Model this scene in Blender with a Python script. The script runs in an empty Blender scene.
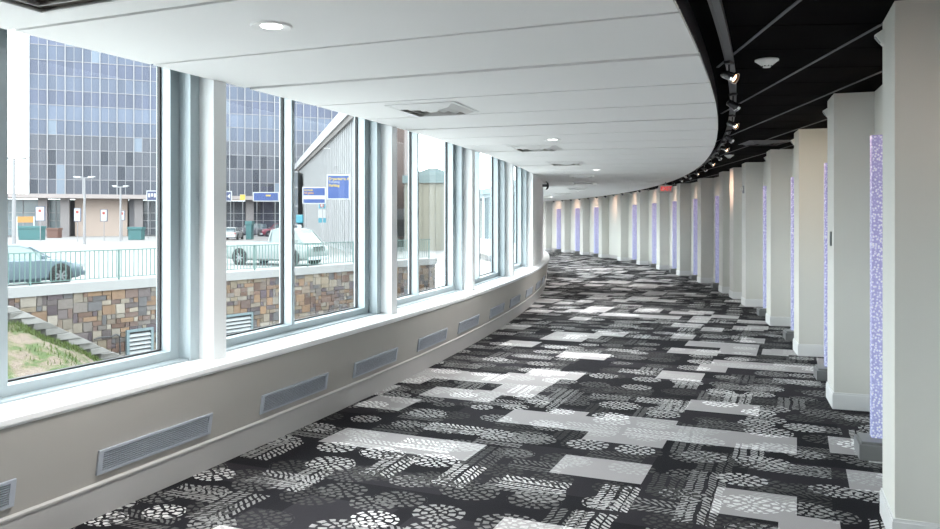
import bpy, bmesh, math, random
from math import sin, cos, pi, sqrt, atan2, radians
from mathutils import Vector, Matrix
sc = bpy.context.scene
COL = sc.collection
random.seed(7)

# ------------------------------------------------------------------ camera
F, Y0, PX, EYE = 770.0, 220.3, 470.0, 1.6
cd = bpy.data.cameras.new('camera'); cam = bpy.data.objects.new('camera', cd); COL.objects.link(cam)
cam.location = (0, 0, EYE); cam.rotation_euler = (pi / 2, 0, 0)
cd.sensor_width = 36; cd.sensor_fit = 'HORIZONTAL'; cd.lens = F / 940 * 36
cd.shift_y = -(264.5 - Y0) / 940; cd.clip_end = 1000; cd.clip_start = .05
sc.camera = cam
# ------------------------------------------------------------------ sky and exposure
w = bpy.data.worlds.new('overcast_sky'); sc.world = w; w.use_nodes = True
nt = w.node_tree; nt.nodes.clear()
out = nt.nodes.new('ShaderNodeOutputWorld'); bg = nt.nodes.new('ShaderNodeBackground')
tc = nt.nodes.new('ShaderNodeTexCoord'); mp = nt.nodes.new('ShaderNodeMapping'); mp.inputs['Scale'].default_value = (1, 1, 3.5)
nz = nt.nodes.new('ShaderNodeTexNoise'); nz.inputs['Scale'].default_value = 2.2; nz.inputs['Detail'].default_value = 4
cr = nt.nodes.new('ShaderNodeValToRGB')
cr.color_ramp.elements[0].position = .35; cr.color_ramp.elements[0].color = (.86, .92, 1, 1)
cr.color_ramp.elements[1].position = .65; cr.color_ramp.elements[1].color = (1, 1, 1, 1)
nt.links.new(tc.outputs['Generated'], mp.inputs['Vector']); nt.links.new(mp.outputs['Vector'], nz.inputs['Vector'])
nt.links.new(nz.outputs['Fac'], cr.inputs['Fac']); nt.links.new(cr.outputs['Color'], bg.inputs['Color'])
nt.links.new(bg.outputs['Background'], out.inputs['Surface'])
SKY = 6.5
bg.inputs['Strength'].default_value = SKY
sc.view_settings.view_transform = 'Standard'; sc.view_settings.look = 'None'
sc.view_settings.exposure = 0.40; sc.view_settings.gamma = 1; sc.view_settings.use_curve_mapping = False
LAMP_W, SPOT_W = 32.0, 42.0
sc.cycles.max_bounces = 10; sc.cycles.diffuse_bounces = 6; sc.cycles.transparent_max_bounces = 16
sc.cycles.sample_clamp_indirect = 6

# ------------------------------------------------------------------ the corridor's plan: circles about one centre
K = .0183; RC = 1 / K; PH = .48; X00 = -4.0261
CX, CY = X00 - RC * cos(PH), RC * sin(PH)
def ang(s): return PH - s * K
def P(s, d, z=0.0):                      # s = metres along the corridor, d = metres out from the window wall
    p = ang(s); return Vector((CX + (RC + d) * cos(p), CY - (RC + d) * sin(p), z))
S0, S1 = -9.0, 43.6
HW, HB = 2.5275, 2.676                   # white and black ceiling heights
DF, DW, DE = 4.0, 4.31, 3.06             # pier fronts, alcove wall, edge of the white ceiling

# ------------------------------------------------------------------ node helper
class M_:
    def __init__(s, name):
        s.m = bpy.data.materials.new(name); s.m.use_nodes = True
        s.nt = s.m.node_tree; s.b = s.nt.nodes['Principled BSDF']; s.out = s.nt.nodes['Material Output']
    def n(s, t, **k):
        a = s.nt.nodes.new('ShaderNode' + t)
        for q, v in k.items(): setattr(a, q, v)
        return a
    def put(s, sock, v):
        if v is None: return
        if hasattr(v, 'is_output') or isinstance(v, bpy.types.NodeSocket): s.nt.links.new(v, sock)
        else: sock.default_value = v
    def math(s, op, a, b=None, c=None):
        q = s.n('Math', operation=op); s.put(q.inputs[0], a); s.put(q.inputs[1], b); s.put(q.inputs[2], c); return q.outputs[0]
    def mix(s, f, a, b):
        q = s.n('Mix', data_type='RGBA'); s.put(q.inputs[0], f)
        s.put(q.inputs[6], a); s.put(q.inputs[7], b); return q.outputs[2]
    def obj(s): return s.n('TexCoord').outputs['Object']
    def noise(s, scale, detail=2, vec=None, rough=.5):
        q = s.n('TexNoise'); q.inputs['Scale'].default_value = scale; q.inputs['Detail'].default_value = detail
        q.inputs['Roughness'].default_value = rough
        if vec is not None: s.put(q.inputs['Vector'], vec)
        return q.outputs['Fac']
    def bump(s, h, strength=.2, dist=.01):
        q = s.n('Bump'); q.inputs['Strength'].default_value = strength; q.inputs['Distance'].default_value = dist
        s.put(q.inputs['Height'], h); s.nt.links.new(q.outputs[0], s.b.inputs['Normal'])
def mat(name, col, rough=.6, metal=0, var=.06, scale=3.0, bump=0, bscale=200, emit=None, es=0, spec=None):
    k = M_(name); c = (*col, 1)
    v = k.noise(scale, 3, k.obj())
    dark = tuple(max(0, x * (1 - var)) for x in col) + (1,); lite = tuple(min(1, x * (1 + var)) for x in col) + (1,)
    k.put(k.b.inputs['Base Color'], k.mix(v, dark, lite))
    k.b.inputs['Roughness'].default_value = rough; k.b.inputs['Metallic'].default_value = metal
    if spec is not None: k.b.inputs['Specular IOR Level'].default_value = spec
    if bump: k.bump(k.noise(bscale, 2, k.obj()), bump, .002)
    if emit: k.b.inputs['Emission Color'].default_value = (*emit, 1); k.b.inputs['Emission Strength'].default_value = es
    return k.m
EXT = .345
def omat(name, col, *a, **k): return mat(name, tuple(x * EXT for x in col), *a, **k)   # outdoor finishes
def attr_mat(name, rough=.8, mult=(1, 1, 1), noise=.15, nscale=6, spec=.3, bump=0):
    k = M_(name); a = k.n('VertexColor', layer_name='Col')
    v = k.noise(nscale, 5, k.obj()); f = k.math('MULTIPLY_ADD', v, noise * 2, 1 - noise)
    q = k.n('VectorMath', operation='SCALE'); k.put(q.inputs[0], a.outputs['Color']); k.put(q.inputs['Scale'], k.math('MULTIPLY', f, EXT))
    k.put(k.b.inputs['Base Color'], q.outputs[0]); k.b.inputs['Roughness'].default_value = rough
    k.b.inputs['Specular IOR Level'].default_value = spec
    if bump: k.bump(v, bump, .03)
    return k.m
WALLP = mat('wall_paint', (.70, .70, .66), .75, var=.015, bump=.06, bscale=350)
KNEE = mat('knee_wall_paint', (.42, .405, .38), .75, var=.015, bump=.06, bscale=350)
TRIMP = mat('trim_paint', (.78, .79, .79), .45, var=.01)
BASEP = mat('baseboard_paint', (.50, .49, .485), .45, var=.01)
CEILW = mat('ceiling_white', (.88, .88, .88), .85, var=.01, bump=.08, bscale=500)
CEILB = mat('ceiling_black', (.0017, .0017, .0019), .95, var=.2, scale=40, bump=.3, bscale=300, spec=.04)
GRIDM = mat('grid_metal', (.10, .105, .11), .5)
BLACKM = mat('black_metal', (.02, .02, .022), .4)
ALU = mat('aluminium_frame', (.42, .485, .515), .38, metal=.15, var=.01)
GASK = mat('rubber_gasket', (.03, .03, .033), .6)
PIERM = mat('window_pier_paint', (.82, .84, .85), .5, var=.01)
SILLM = mat('sill_white', (.86, .87, .88), .3, var=.01)
VENTM = mat('vent_metal', (.47, .51, .58), .45, metal=.2, var=.02)
DARK = mat('dark_void', (.02, .02, .022), .9)
DIFFM = mat('diffuser_white', (.78, .78, .78), .4)
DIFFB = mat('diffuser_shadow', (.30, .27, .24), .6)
PLAS = mat('white_plastic', (.78, .78, .76), .4)
GREYP = mat('grey_plastic', (.34, .36, .38), .4)
BASEBOX = mat('basin_grey', (.20, .205, .21), .35)
CHROME = mat('chrome', (.7, .7, .7), .15, metal=1)
def glass_mat():
    k = M_('window_glass'); t = k.n('BsdfTransparent'); t.inputs['Color'].default_value = (.93, .965, .96, 1)
    g = k.n('BsdfGlossy'); g.inputs['Roughness'].default_value = .02; g.inputs['Color'].default_value = (.9, .95, 1, 1)
    fr = k.n('Fresnel'); fr.inputs['IOR'].default_value = 1.35
    geo = k.n('NewGeometry'); f = k.math('MULTIPLY', fr.outputs[0], k.math('SUBTRACT', 1.0, geo.outputs['Backfacing']))
    mx = k.n('MixShader'); k.put(mx.inputs[0], f); k.nt.links.new(t.outputs[0], mx.inputs[1]); k.nt.links.new(g.outputs[0], mx.inputs[2])
    k.nt.links.new(mx.outputs[0], k.out.inputs['Surface']); return k.m
GLASS = glass_mat()
def carpet_mat():
    k = M_('patterned_carpet'); m = k.math
    tcn = k.n('TexCoord').outputs['Object']
    A = radians(23.0); ca, sa = cos(A), sin(A)
    sp = k.n('SeparateXYZ'); k.put(sp.inputs[0], tcn); x, y = sp.outputs[0], sp.outputs[1]
    u = m('SUBTRACT', m('MULTIPLY', x, ca), m('MULTIPLY', y, sa))       # across
    v = m('ADD', m('MULTIPLY', x, sa), m('MULTIPLY', y, ca))            # along
    def h2(a, b, seed):                                                 # hash of a cell
        c = k.n('CombineXYZ'); k.put(c.inputs[0], a); k.put(c.inputs[1], b); c.inputs[2].default_value = seed
        q = k.n('TexWhiteNoise', noise_dimensions='3D'); k.put(q.inputs['Vector'], c.outputs[0]); return q.outputs
    def patch(a, b, ou, ov, seed, p):
        i = m('FLOOR', m('ADD', m('DIVIDE', u, a), ou)); j = m('FLOOR', m('ADD', m('DIVIDE', v, b), ov))
        return m('LESS_THAN', h2(i, j, seed)['Value'], p)
    L1 = patch(.44, .44, 0, 0, 1, .12); L2 = patch(.58, .40, .5, .25, 2, .09); L3 = patch(.30, .44, .3, .7, 3, .07)
    D1 = patch(.58, .58, .5, .5, 4, .18); D2 = patch(.87, .29, .2, 0, 5, .16)
    lite = m('MAXIMUM', L1, m('MAXIMUM', L2, L3)); mid = m('MAXIMUM', D1, D2)
    base = k.mix(mid, (.0115, .0110, .0140, 1), (.024, .0225, .027, 1)); base = k.mix(lite, base, (.375, .36, .365, 1))
    wob = k.noise(9, 1, tcn); wob = m('MULTIPLY_ADD', wob, .03, -.015)
    def motif(size, ou, ov, seed, prob, kind):
        uu = m('ADD', m('DIVIDE', m('ADD', u, wob), size), ou); vv = m('ADD', m('DIVIDE', m('ADD', v, wob), size), ov)
        i, j = m('FLOOR', uu), m('FLOOR', vv); hs = h2(i, j, seed); r0 = hs['Value']; c0 = hs['Color']
        s2 = k.n('SeparateXYZ'); k.put(s2.inputs[0], c0)
        px = m('MULTIPLY', m('SUBTRACT', m('SUBTRACT', uu, i), m('MULTIPLY_ADD', s2.outputs[0], .2, .4)), size)
        py = m('MULTIPLY', m('SUBTRACT', m('SUBTRACT', vv, j), m('MULTIPLY_ADD', s2.outputs[1], .2, .4)), size)
        if kind == 'ring':
            r = m('SQRT', m('ADD', m('MULTIPLY', px, px), m('MULTIPLY', m('MULTIPLY', py, py), 1.6)))
            th = m('ARCTAN2', py, px); q = m('DIVIDE', r, .050); ring = m('FLOOR', q)
            gap = m('GREATER_THAN', m('SUBTRACT', q, ring), .26)
            n_ = m('MULTIPLY_ADD', ring, 4.0, 5.0)
            t = m('ADD', m('MULTIPLY', m('DIVIDE', th, 2 * pi), n_), m('MULTIPLY', ring, .37))
            sp_ = m('LESS_THAN', m('ABSOLUTE', m('SUBTRACT', m('FRACT', t), .5)), .29)
            inr = m('LESS_THAN', r, m('MULTIPLY_ADD', s2.outputs[2], .07, size * .30)); core = m('GREATER_THAN', r, .022)
            f = m('MULTIPLY', m('MULTIPLY', gap, sp_), m('MULTIPLY', inr, core))
        else:                                                            # leaf tread: slanted dashes either side of a line
            swap = m('GREATER_THAN', s2.outputs[2], .45)
            a = m('ADD', m('MULTIPLY', px, swap), m('MULTIPLY', py, m('SUBTRACT', 1.0, swap)))
            b = m('ADD', m('MULTIPLY', py, swap), m('MULTIPLY', px, m('SUBTRACT', 1.0, swap)))
            aa = m('ABSOLUTE', a); t = m('DIVIDE', m('ADD', b, m('MULTIPLY', aa, .9)), .042)
            da = m('LESS_THAN', m('FRACT', t), .52); co = m('GREATER_THAN', m('FRACT', m('DIVIDE', aa, .056)), .22)
            inr = m('MULTIPLY', m('LESS_THAN', aa, size * .23), m('LESS_THAN', m('ABSOLUTE', b), size * .46))
            f = m('MULTIPLY', m('MULTIPLY', da, co), inr)
        on = m('LESS_THAN', r0, prob)
        br = m('MULTIPLY_ADD', m('POWER', s2.outputs[1], 2.2), .62, .055)
        return m('MULTIPLY', f, on), br
    # dashes fade a little as worn pile
    wear = m('MULTIPLY_ADD', k.noise(60, 2, tcn), .9, .5)
    c = base
    for args in ((.48, .5, .35, 12, .5, 'leaf'), (.40, 0, 0, 11, .80, 'ring'), (.42, .15, .1, 14, .38, 'leaf'), (.36, .3, .6, 13, .62, 'ring')):
        f, br = motif(*args)
        cc = k.n('CombineColor'); b2 = m('MULTIPLY', m('ADD', br, m('MULTIPLY', lite, .40)), wear)
        for q in range(3): k.put(cc.inputs[q], b2)
        c = k.mix(f, c, cc.outputs[0])
    fib = m('MULTIPLY_ADD', k.noise(320, 2, tcn), .5, .75)
    q = k.n('VectorMath', operation='SCALE'); k.put(q.inputs[0], c); k.put(q.inputs['Scale'], fib)
    k.put(k.b.inputs['Base Color'], q.outputs[0]); k.b.inputs['Roughness'].default_value = .95
    k.b.inputs['Specular IOR Level'].default_value = .15
    k.bump(k.noise(400, 2, tcn), .4, .004); return k.m
CARPET = carpet_mat()
def bubble_mat():
    k = M_('lit_bubble_acrylic'); m = k.math; o = k.obj()
    mpn = k.n('Mapping'); mpn.inputs['Scale'].default_value = (62, 62, 55); k.put(mpn.inputs[0], o)
    vo = k.n('TexVoronoi'); vo.inputs['Scale'].default_value = 1.0; k.put(vo.inputs['Vector'], mpn.outputs[0])
    sp = k.n('SeparateXYZ'); k.put(sp.inputs[0], o)
    g = m('DIVIDE', sp.outputs[2], 2.2)
    col = k.mix(g, (.50, .58, .94, 1), (.64, .54, .90, 1))
    dot = k.n('MapRange'); k.put(dot.inputs[0], vo.outputs['Distance']); dot.inputs[1].default_value = .22; dot.inputs[2].default_value = .55
    dot.inputs[3].default_value = 1; dot.inputs[4].default_value = 0
    c = k.mix(dot.outputs[0], k.mix(.45, col, (.16, .15, .36, 1)), k.mix(.55, col, (1, 1, 1, 1)))
    k.put(k.b.inputs['Base Color'], c); k.put(k.b.inputs['Emission Color'], c); k.b.inputs['Emission Strength'].default_value = .24
    k.b.inputs['Roughness'].default_value = .15; k.bump(vo.outputs['Distance'], .5, .01); return k.m
BUBBLE = bubble_mat()

# ------------------------------------------------------------------ mesh helpers
def tag(o, label=None, cat=None, group=None, kind=None):
    if label: o['label'] = label
    if cat: o['category'] = cat
    if group: o['group'] = group
    if kind: o['kind'] = kind
    return o
class MB:
    def __init__(s): s.v = []; s.f = []; s.c = []; s.cc = None
    def add(s, vs, fs):
        o = len(s.v); s.v += [tuple(p) for p in vs]; s.f += [tuple(i + o for i in q) for q in fs]
        s.c += [s.cc] * len(fs); return s
    def box(s, a, b):
        (x0, y0, z0), (x1, y1, z1) = [min(p, q) for p, q in zip(a, b)], [max(p, q) for p, q in zip(a, b)]
        return s.hexa([(x0, y0, z0), (x1, y0, z0), (x1, y1, z0), (x0, y1, z0), (x0, y0, z1), (x1, y0, z1), (x1, y1, z1), (x0, y1, z1)])
    def hexa(s, p):
        return s.add(p, [(3, 2, 1, 0), (4, 5, 6, 7), (0, 1, 5, 4), (1, 2, 6, 5), (2, 3, 7, 6), (3, 0, 4, 7)])
    def cyl(s, c, r, h, n=20, r2=None, axis='z', cap=True):
        r2 = r if r2 is None else r2; vs = []
        for rr, t in ((r, 0), (r2, h)):
            for i in range(n):
                a = 2 * pi * i / n; q = (rr * cos(a), rr * sin(a), t)
                if axis == 'x': q = (t, q[0], q[1])
                if axis == 'y': q = (q[1], t, q[0])
                vs.append((c[0] + q[0], c[1] + q[1], c[2] + q[2]))
        fs = [(i, (i + 1) % n, n + (i + 1) % n, n + i) for i in range(n)]
        if cap: fs += [tuple(range(n - 1, -1, -1)), tuple(range(n, 2 * n))]
        return s.add(vs, fs)
    def lathe(s, prof, n=24, c=(0, 0, 0)):                      # profile (r, z)
        vs = [(c[0] + r * cos(2 * pi * i / n), c[1] + r * sin(2 * pi * i / n), c[2] + z) for r, z in prof for i in range(n)]
        fs = [(k * n + i, k * n + (i + 1) % n, (k + 1) * n + (i + 1) % n, (k + 1) * n + i) for k in range(len(prof) - 1) for i in range(n)]
        return s.add(vs, fs)
    def sweep(s, prof, s0, s1, step=.445):                      # closed (d, z) profile swept along the corridor
        n = max(1, round((s1 - s0) / step)); m = len(prof); vs = []
        for i in range(n + 1):
            t = s0 + (s1 - s0) * i / n; vs += [P(t, d, z) for d, z in prof]
        fs = [(i * m + j, i * m + (j + 1) % m, (i + 1) * m + (j + 1) % m, (i + 1) * m + j) for i in range(n) for j in range(m)]
        fs += [tuple(range(m - 1, -1, -1)), tuple(range(n * m, n * m + m))]
        return s.add(vs, fs)
    def loft(s, secs):
        m = len(secs[0]); vs = [p for q in secs for p in q]
        fs = [(i * m + j, i * m + (j + 1) % m, (i + 1) * m + (j + 1) % m, (i + 1) * m + j) for i in range(len(secs) - 1) for j in range(m)]
        fs += [tuple(range(m - 1, -1, -1)), tuple(range(len(vs) - m, len(vs)))]
        return s.add(vs, fs)
    def build(s, name, m, parent=None, bevel=0, smooth=False, recalc=True):
        me = bpy.data.meshes.new(name); me.from_pydata(s.v, [], s.f); me.materials.append(m)
        if any(c is not None for c in s.c):
            ca = me.color_attributes.new('Col', 'FLOAT_COLOR', 'CORNER')
            for pl, c in zip(me.polygons, s.c):
                for li in pl.loop_indices: ca.data[li].color = (*(c or (.5, .5, .5)), 1)
        if recalc:
            bm = bmesh.new(); bm.from_mesh(me); bmesh.ops.recalc_face_normals(bm, faces=bm.faces)
            if bevel: bmesh.ops.bevel(bm, geom=[e for e in bm.edges if e.calc_face_angle(0) > .5], offset=bevel, segments=2, affect='EDGES', profile=.6)
            bm.to_mesh(me); bm.free()
        if smooth:
            for p in me.polygons: p.use_smooth = True
            try: me.set_sharp_from_angle(angle=radians(38))
            except Exception: pass
        o = bpy.data.objects.new(name, me); COL.objects.link(o)
        if parent: o.parent = parent
        return o
def empty(name, loc, rz=0, **k):
    o = bpy.data.objects.new(name, None); COL.objects.link(o); o.location = loc; o.rotation_euler = (0, 0, rz); o.empty_display_size = .1
    return tag(o, **k)
def copy_tree(o, parent=None):
    c = o.copy(); COL.objects.link(c); c.parent = parent
    for ch in list(o.children): copy_tree(ch, c)
    return c
def at_sd(name, s, d, z=0, **k): return empty(name, P(s, d, z), -ang(s), **k)   # local x = out from the windows, y = along
def struct(o, label, cat): return tag(o, label, cat, kind='structure')
NUM = ['first', 'second', 'third', 'fourth', 'fifth', 'sixth', 'seventh', 'eighth', 'ninth', 'tenth', 'eleventh', 'twelfth', 'thirteenth', 'fourteenth', 'fifteenth', 'sixteenth', 'seventeenth', 'eighteenth', 'nineteenth', 'twentieth']

# ================================================================== SHELL
struct(MB().sweep([(-.33, -.3), (4.5, -.3), (4.5, 0), (-.33, 0)], S0, S1).build('floor', CARPET), 'dark corridor carpet with pale square patches and white tread-like dashes', 'floor')
# white ceiling of radial planks with grooves; planks are flat trapezoids
PL = .8893; mb = MB(); k0 = round((S0 - 5.95) / PL); k1 = int((S1 - 5.95) / PL)
for i in range(k0, k1 + 1):
    a, b = 5.95 + i * PL, 5.95 + (i + 1) * PL
    wide = .066 if i % 3 == 0 else .030
    a += wide / 2; b -= (.066 if (i + 1) % 3 == 0 else .030) / 2
    b_ = min(b, S1)
    mb.hexa([P(a, .0, HW), P(a, DE, HW), P(b_, DE, HW), P(b_, .0, HW), P(a, .0, HW + .02), P(a, DE, HW + .02), P(b_, DE, HW + .02), P(b_, .0, HW + .02)])
struct(mb.build('ceiling', CEILW), 'white ceiling of radial planks sweeping along the windows', 'ceiling')
struct(MB().sweep([(.0, HW + .030), (DE - .02, HW + .030), (DE - .02, HW + .07), (.0, HW + .07)], S0, S1, .889).build('trim_2', mat('joint_shade_grey', (.10, .10, .105), .9)), 'backing coloured dark as the shade in the joints of the white ceiling', 'ceiling backing')  # dark colour stands in for the shade inside the joints
struct(MB().sweep([(DE - .03, HW + .022), (DE, HW + .022), (DE, HB + .1), (DE - .03, HB + .1)], S0, S1).build('trim_3', BLACKM), 'black upstand above the curved edge of the white ceiling', 'trim')
mb = MB().sweep([(DE - .0, HB), (4.5, HB), (4.5, HB + .05), (DE - .0, HB + .05)], S0, S1)
struct(mb.build('ceiling.001', CEILB), 'black tiled ceiling strip over the row of piers', 'ceiling')
# grid of the black ceiling: straight bars
A4 = radians(4.46); mb = MB(); ms = MB()
def sd_of(x, y): return (PH - atan2(-(y - CY), x - CX)) / K, math.hypot(x - CX, y - CY) - RC
def bars(p, along):
    run = None; t = -12.0; n = 760
    for i in range(n + 1):
        tt = t + i * .08
        x, y = (p * cos(A4) + tt * sin(A4), -p * sin(A4) + tt * cos(A4)) if along else (tt * cos(A4) + p * sin(A4), -tt * sin(A4) + p * cos(A4))
        s_, d_ = sd_of(x, y); ok = DE + .03 < d_ < 4.28 and S0 < s_ < S1 - .1
        if ok and run is None: run = (x, y)
        if (not ok or i == n) and run is not None:
            (xa, ya), (xb, yb) = run, last
            L = math.hypot(xb - xa, yb - ya)
            if L > .15:
                nx, ny = -(yb - ya) / L * (.009 if along else .005), (xb - xa) / L * (.009 if along else .005)
                z0, z1 = (HB - .006, HB + .01) if along else (HB - .003, HB + .01)
                (mb if along else ms).hexa([(xa - nx, ya - ny, z0), (xb - nx, yb - ny, z0), (xb + nx, yb + ny, z0), (xa + nx, ya + ny, z0), (xa - nx, ya - ny, z1), (xb - nx, yb - ny, z1), (xb + nx, yb + ny, z1), (xa + nx, ya + ny, z1)])
            run = None
        last = (x, y)
for i in range(-14, 14): bars(1.31 + .61 * i, True)
for i in range(-16, 82): bars(.1 + .61 * i, False)
struct(mb.build('trim_4', GRIDM), 'thin grey metal bars crossing the black ceiling', 'ceiling grid')
struct(ms.build('trim_5', CEILB), 'black cross tees between the black ceiling tiles', 'ceiling grid')
# outer wall behind the alcoves
struct(MB().sweep([(DW, -.02), (4.5, -.02), (4.5, HB + .02), (DW, HB + .02)], S0, S1).build('wall_right', WALLP), 'pale wall at the back of the alcoves between the piers', 'wall')
struct(MB().sweep([(DW - .012, 0), (DW + .01, 0), (DW + .01, .14), (DW - .012, .14)], S0, S1).build('baseboard_right', BASEP), 'low white baseboard along the alcove wall', 'baseboard')
# window wall: knee wall, sill, baseboard, far solid part
mb = MB().sweep([(-.33, -4.0), (-.30, -4.0), (-.30, -.3), (.05, -.3), (.05, 0), (.148, .63), (-.33, .63)], S0, S1)
struct(mb.build('wall_left', KNEE), 'low curved grey-beige wall under the windows', 'wall')
struct(MB().sweep([(-.34, .63), (.145, .63), (.145, .645), (.160, .645), (.165, .648), (.165, .673), (.160, .677), (-.34, .677)], S0, S1).build('trim_1', SILLM), 'long white curved window sill', 'window sill')
struct(MB().sweep([(.0, 0), (.068, 0), (.090, .170), (.097, .175), (.098, .185), (.085, .192), (.0, .192)], S0, S1).build('baseboard_left', BASEP), 'tall pale baseboard with a lip under the windows', 'baseboard')
WS = 2.6678; W0 = 5.5965
mb = MB().sweep([(-.33, .677), (.009, .677), (.009, 2.8), (-.33, 2.8)], W0 + 4 * WS + .02, W0 + 6 * WS - .02)
struct(mb.build('wall_left.001', mat('white_wall_paint', (.92, .92, .92), .6, var=.01)), 'white solid wall above the sill past the last window', 'wall')
# closing walls, roof
def crossw(nm, s, lab):
    a, b = (s - .15, s) if s < 0 else (s, s + .15)
    struct(MB().hexa([P(a, -.33, -.3), P(a, 4.5, -.3), P(b, 4.5, -.3), P(b, -.33, -.3), P(a, -.33, 2.8), P(a, 4.5, 2.8), P(b, 4.5, 2.8), P(b, -.33, 2.8)]).build(nm, WALLP), lab, 'wall')
struct(MB().sweep([(-.33, .677), (.009, .677), (.009, 2.8), (-.33, 2.8)], S0, W0 - 2 * WS).build('wall_left.002', WALLP), 'unseen solid wall added above the sill behind the viewer to cut window light', 'wall')  # out of view, added instead of more windows to dim the pier sides
crossw('wall_back', S0, 'pale end wall of the corridor behind the viewer'); crossw('wall_front', S1, 'pale end wall far round the bend')
ROOFM = mat('roof_metal', (.20, .27, .28), .5)
struct(MB().sweep([(-.5, 2.8), (4.6, 2.8), (4.6, 3.05), (-.5, 3.05)], S0, S1).build('trim_6', ROOFM), 'roof of the curved corridor with teal edge', 'roof')
struct(MB().sweep([(-.36, 2.72), (-.27, 2.72), (-.27, 2.8), (-.36, 2.8)], S0, S1).build('trim_7', ALU), 'aluminium head above the windows', 'window head')

# ---- window piers
def window_pier(s):
    o = at_sd('window_pier', s + .063, 0, .677)
    p = MB().box((-.33, -.063, 0), (.009, .063, 2.8 - .677)).build('window_pier', PIERM, bevel=.003)
    p.location = o.location; p.rotation_euler = o.rotation_euler; bpy.data.objects.remove(o); return p
wi = list(range(-2, 5)) + list(range(6, 13))
for i in wi:
    lab = {0: 'white square pier standing on the sill, nearest of those in view', 1: 'white pier on the sill just past the pane with the blue signs', 2: 'white pier on the sill beside the pale yellow building', 3: 'narrow white pier on the sill between the two farthest windows', 4: 'last white pier on the sill, where the windows stop'}.get(i)
    if i in (0, 1, 2, 3, 4): lab = lab
    else: lab = ('white window pier on the sill behind the viewer, %s back' % NUM[-1 - i]) if i < 0 else ('white window pier on the sill round the bend, %s of them' % NUM[i - 6])
    struct(window_pier(W0 + i * WS), lab, 'window pier')
# ---- windows
def window(i, n):
    s = W0 + i * WS + .063 + WS / 2; t = at_sd('window_%d' % n, s, -.31, .677)
    H = 2.72 - .677
    struct(t, {-1: 'large window showing the glass tower, the railing and the stone steps', 0: 'two-pane window showing the blue signs and the white van', 1: 'window showing the pale yellow building and brown wall', 2: 'narrow-looking window with the teal edge outside', 3: 'farthest visible window beside the solid white wall'}.get(i, ('window behind the viewer, %s back' % NUM[-2 - i]) if i < 0 else 'window round the bend, %s of them' % NUM[i - 6]), 'window')
    hw = WS / 2 - .063
    f = MB()
    for sg in (-1, 1):
        f.box((-.03, sg * (hw - .163), 0), (.09, sg * (hw - .085), H)); f.box((-.03, sg * (hw - .085), 0), (.185, sg * hw, H))
    f.box((-.03, -hw + .163, 0), (.09, hw - .163, .068)); f.box((-.03, -hw + .163, H - .06), (.09, hw - .163, H))
    f.box((.09, -hw + .085, 0), (.17, hw - .085, .012))
    f.build('frame', ALU, t, bevel=.002)
    mo = (1.34 if i == -1 else 1.24) - .063 - WS / 2 + .02
    MB().box((-.03, mo - .022, .068), (.09, mo + .022, H - .06)).build('mullion', ALU, t, bevel=.002)
    for a, b in ((-hw + .163, mo - .022), (mo + .022, hw - .163)):
        z0, z1 = .068, H - .06
        g = MB()
        for q in ((a, z0, a + .012, z1), (b - .012, z0, b, z1), (a, z0, b, z0 + .01), (a, z1 - .01, b, z1)):
            g.box((-.012, q[0], q[1]), (.012, q[2], q[3]))
        g.build('gasket', GASK, t)
        MB().box((-.003, a + .004, z0 + .004), (.003, b - .004, z1 - .004)).build('pane', GLASS, t)
n = 1
for i in wi:
    if i == 4: continue
    window(i, n); n += 1

# ---- knee wall air vents
def air_vent(s):
    t = at_sd('air_vent', s - .07, .0975, .305); t.rotation_euler[1] = .154
    L, h = .44, .068; f = MB()
    f.box((0, -L, h - .017), (.012, L, h)); f.box((0, -L, -h), (.012, L, -h + .017)); f.box((0, -L, -h + .017), (.012, -L + .03, h - .017)); f.box((0, L - .03, -h + .017), (.012, L, h - .017))
    f.build('frame', VENTM, t, bevel=.0015)
    sl = MB(); N_ = 8
    for k in range(N_):
        z = -h + .02 + (2 * h - .04) * (k + .5) / N_
        sl.hexa([(.001, -L + .03, z + .001), (.010, -L + .03, z - .003), (.010, L - .03, z - .003), (.001, L - .03, z + .001), (.001, -L + .03, z + .0025), (.010, -L + .03, z + .0015), (.010, L - .03, z + .0015), (.001, L - .03, z + .0025)])
    sl.build('louvers', VENTM, t)
    MB().box((0, -L + .03, -h + .017), (.0012, L - .03, h - .017)).build('backing', DARK, t)
    return t
VS = [3.74, 5.09, 6.48, 7.80, 9.21, 10.53, 12.02, 13.38, 14.95, 16.45, 17.9]
vl = ['steel air vent in the low wall, cut by the left frame edge', 'largest long air vent in the low wall, near the bottom left', 'air vent in the low wall, second full one from the left', 'air vent in the low wall below the pane with blue signs', 'air vent in the low wall, fourth full one from the left', 'air vent in the low wall, fifth full one from the left', 'small-looking air vent in the low wall, sixth full one from the left', 'small-looking air vent in the low wall, seventh full one from the left', 'tiny-looking air vent in the low wall, eighth full one from the left', 'tiny-looking air vent where the low wall starts to turn away', 'farthest air vent, on the turning edge of the low wall']
v0 = air_vent(VS[0]); tag(v0, vl[0], 'air vent', 'air vents in the low wall')
for s, l in zip(VS[1:], vl[1:]):
    c = copy_tree(v0); c.location = P(s - .07, .0975, .305); c.rotation_euler = (0, .154, -ang(s - .07)); c['label'] = l

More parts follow.
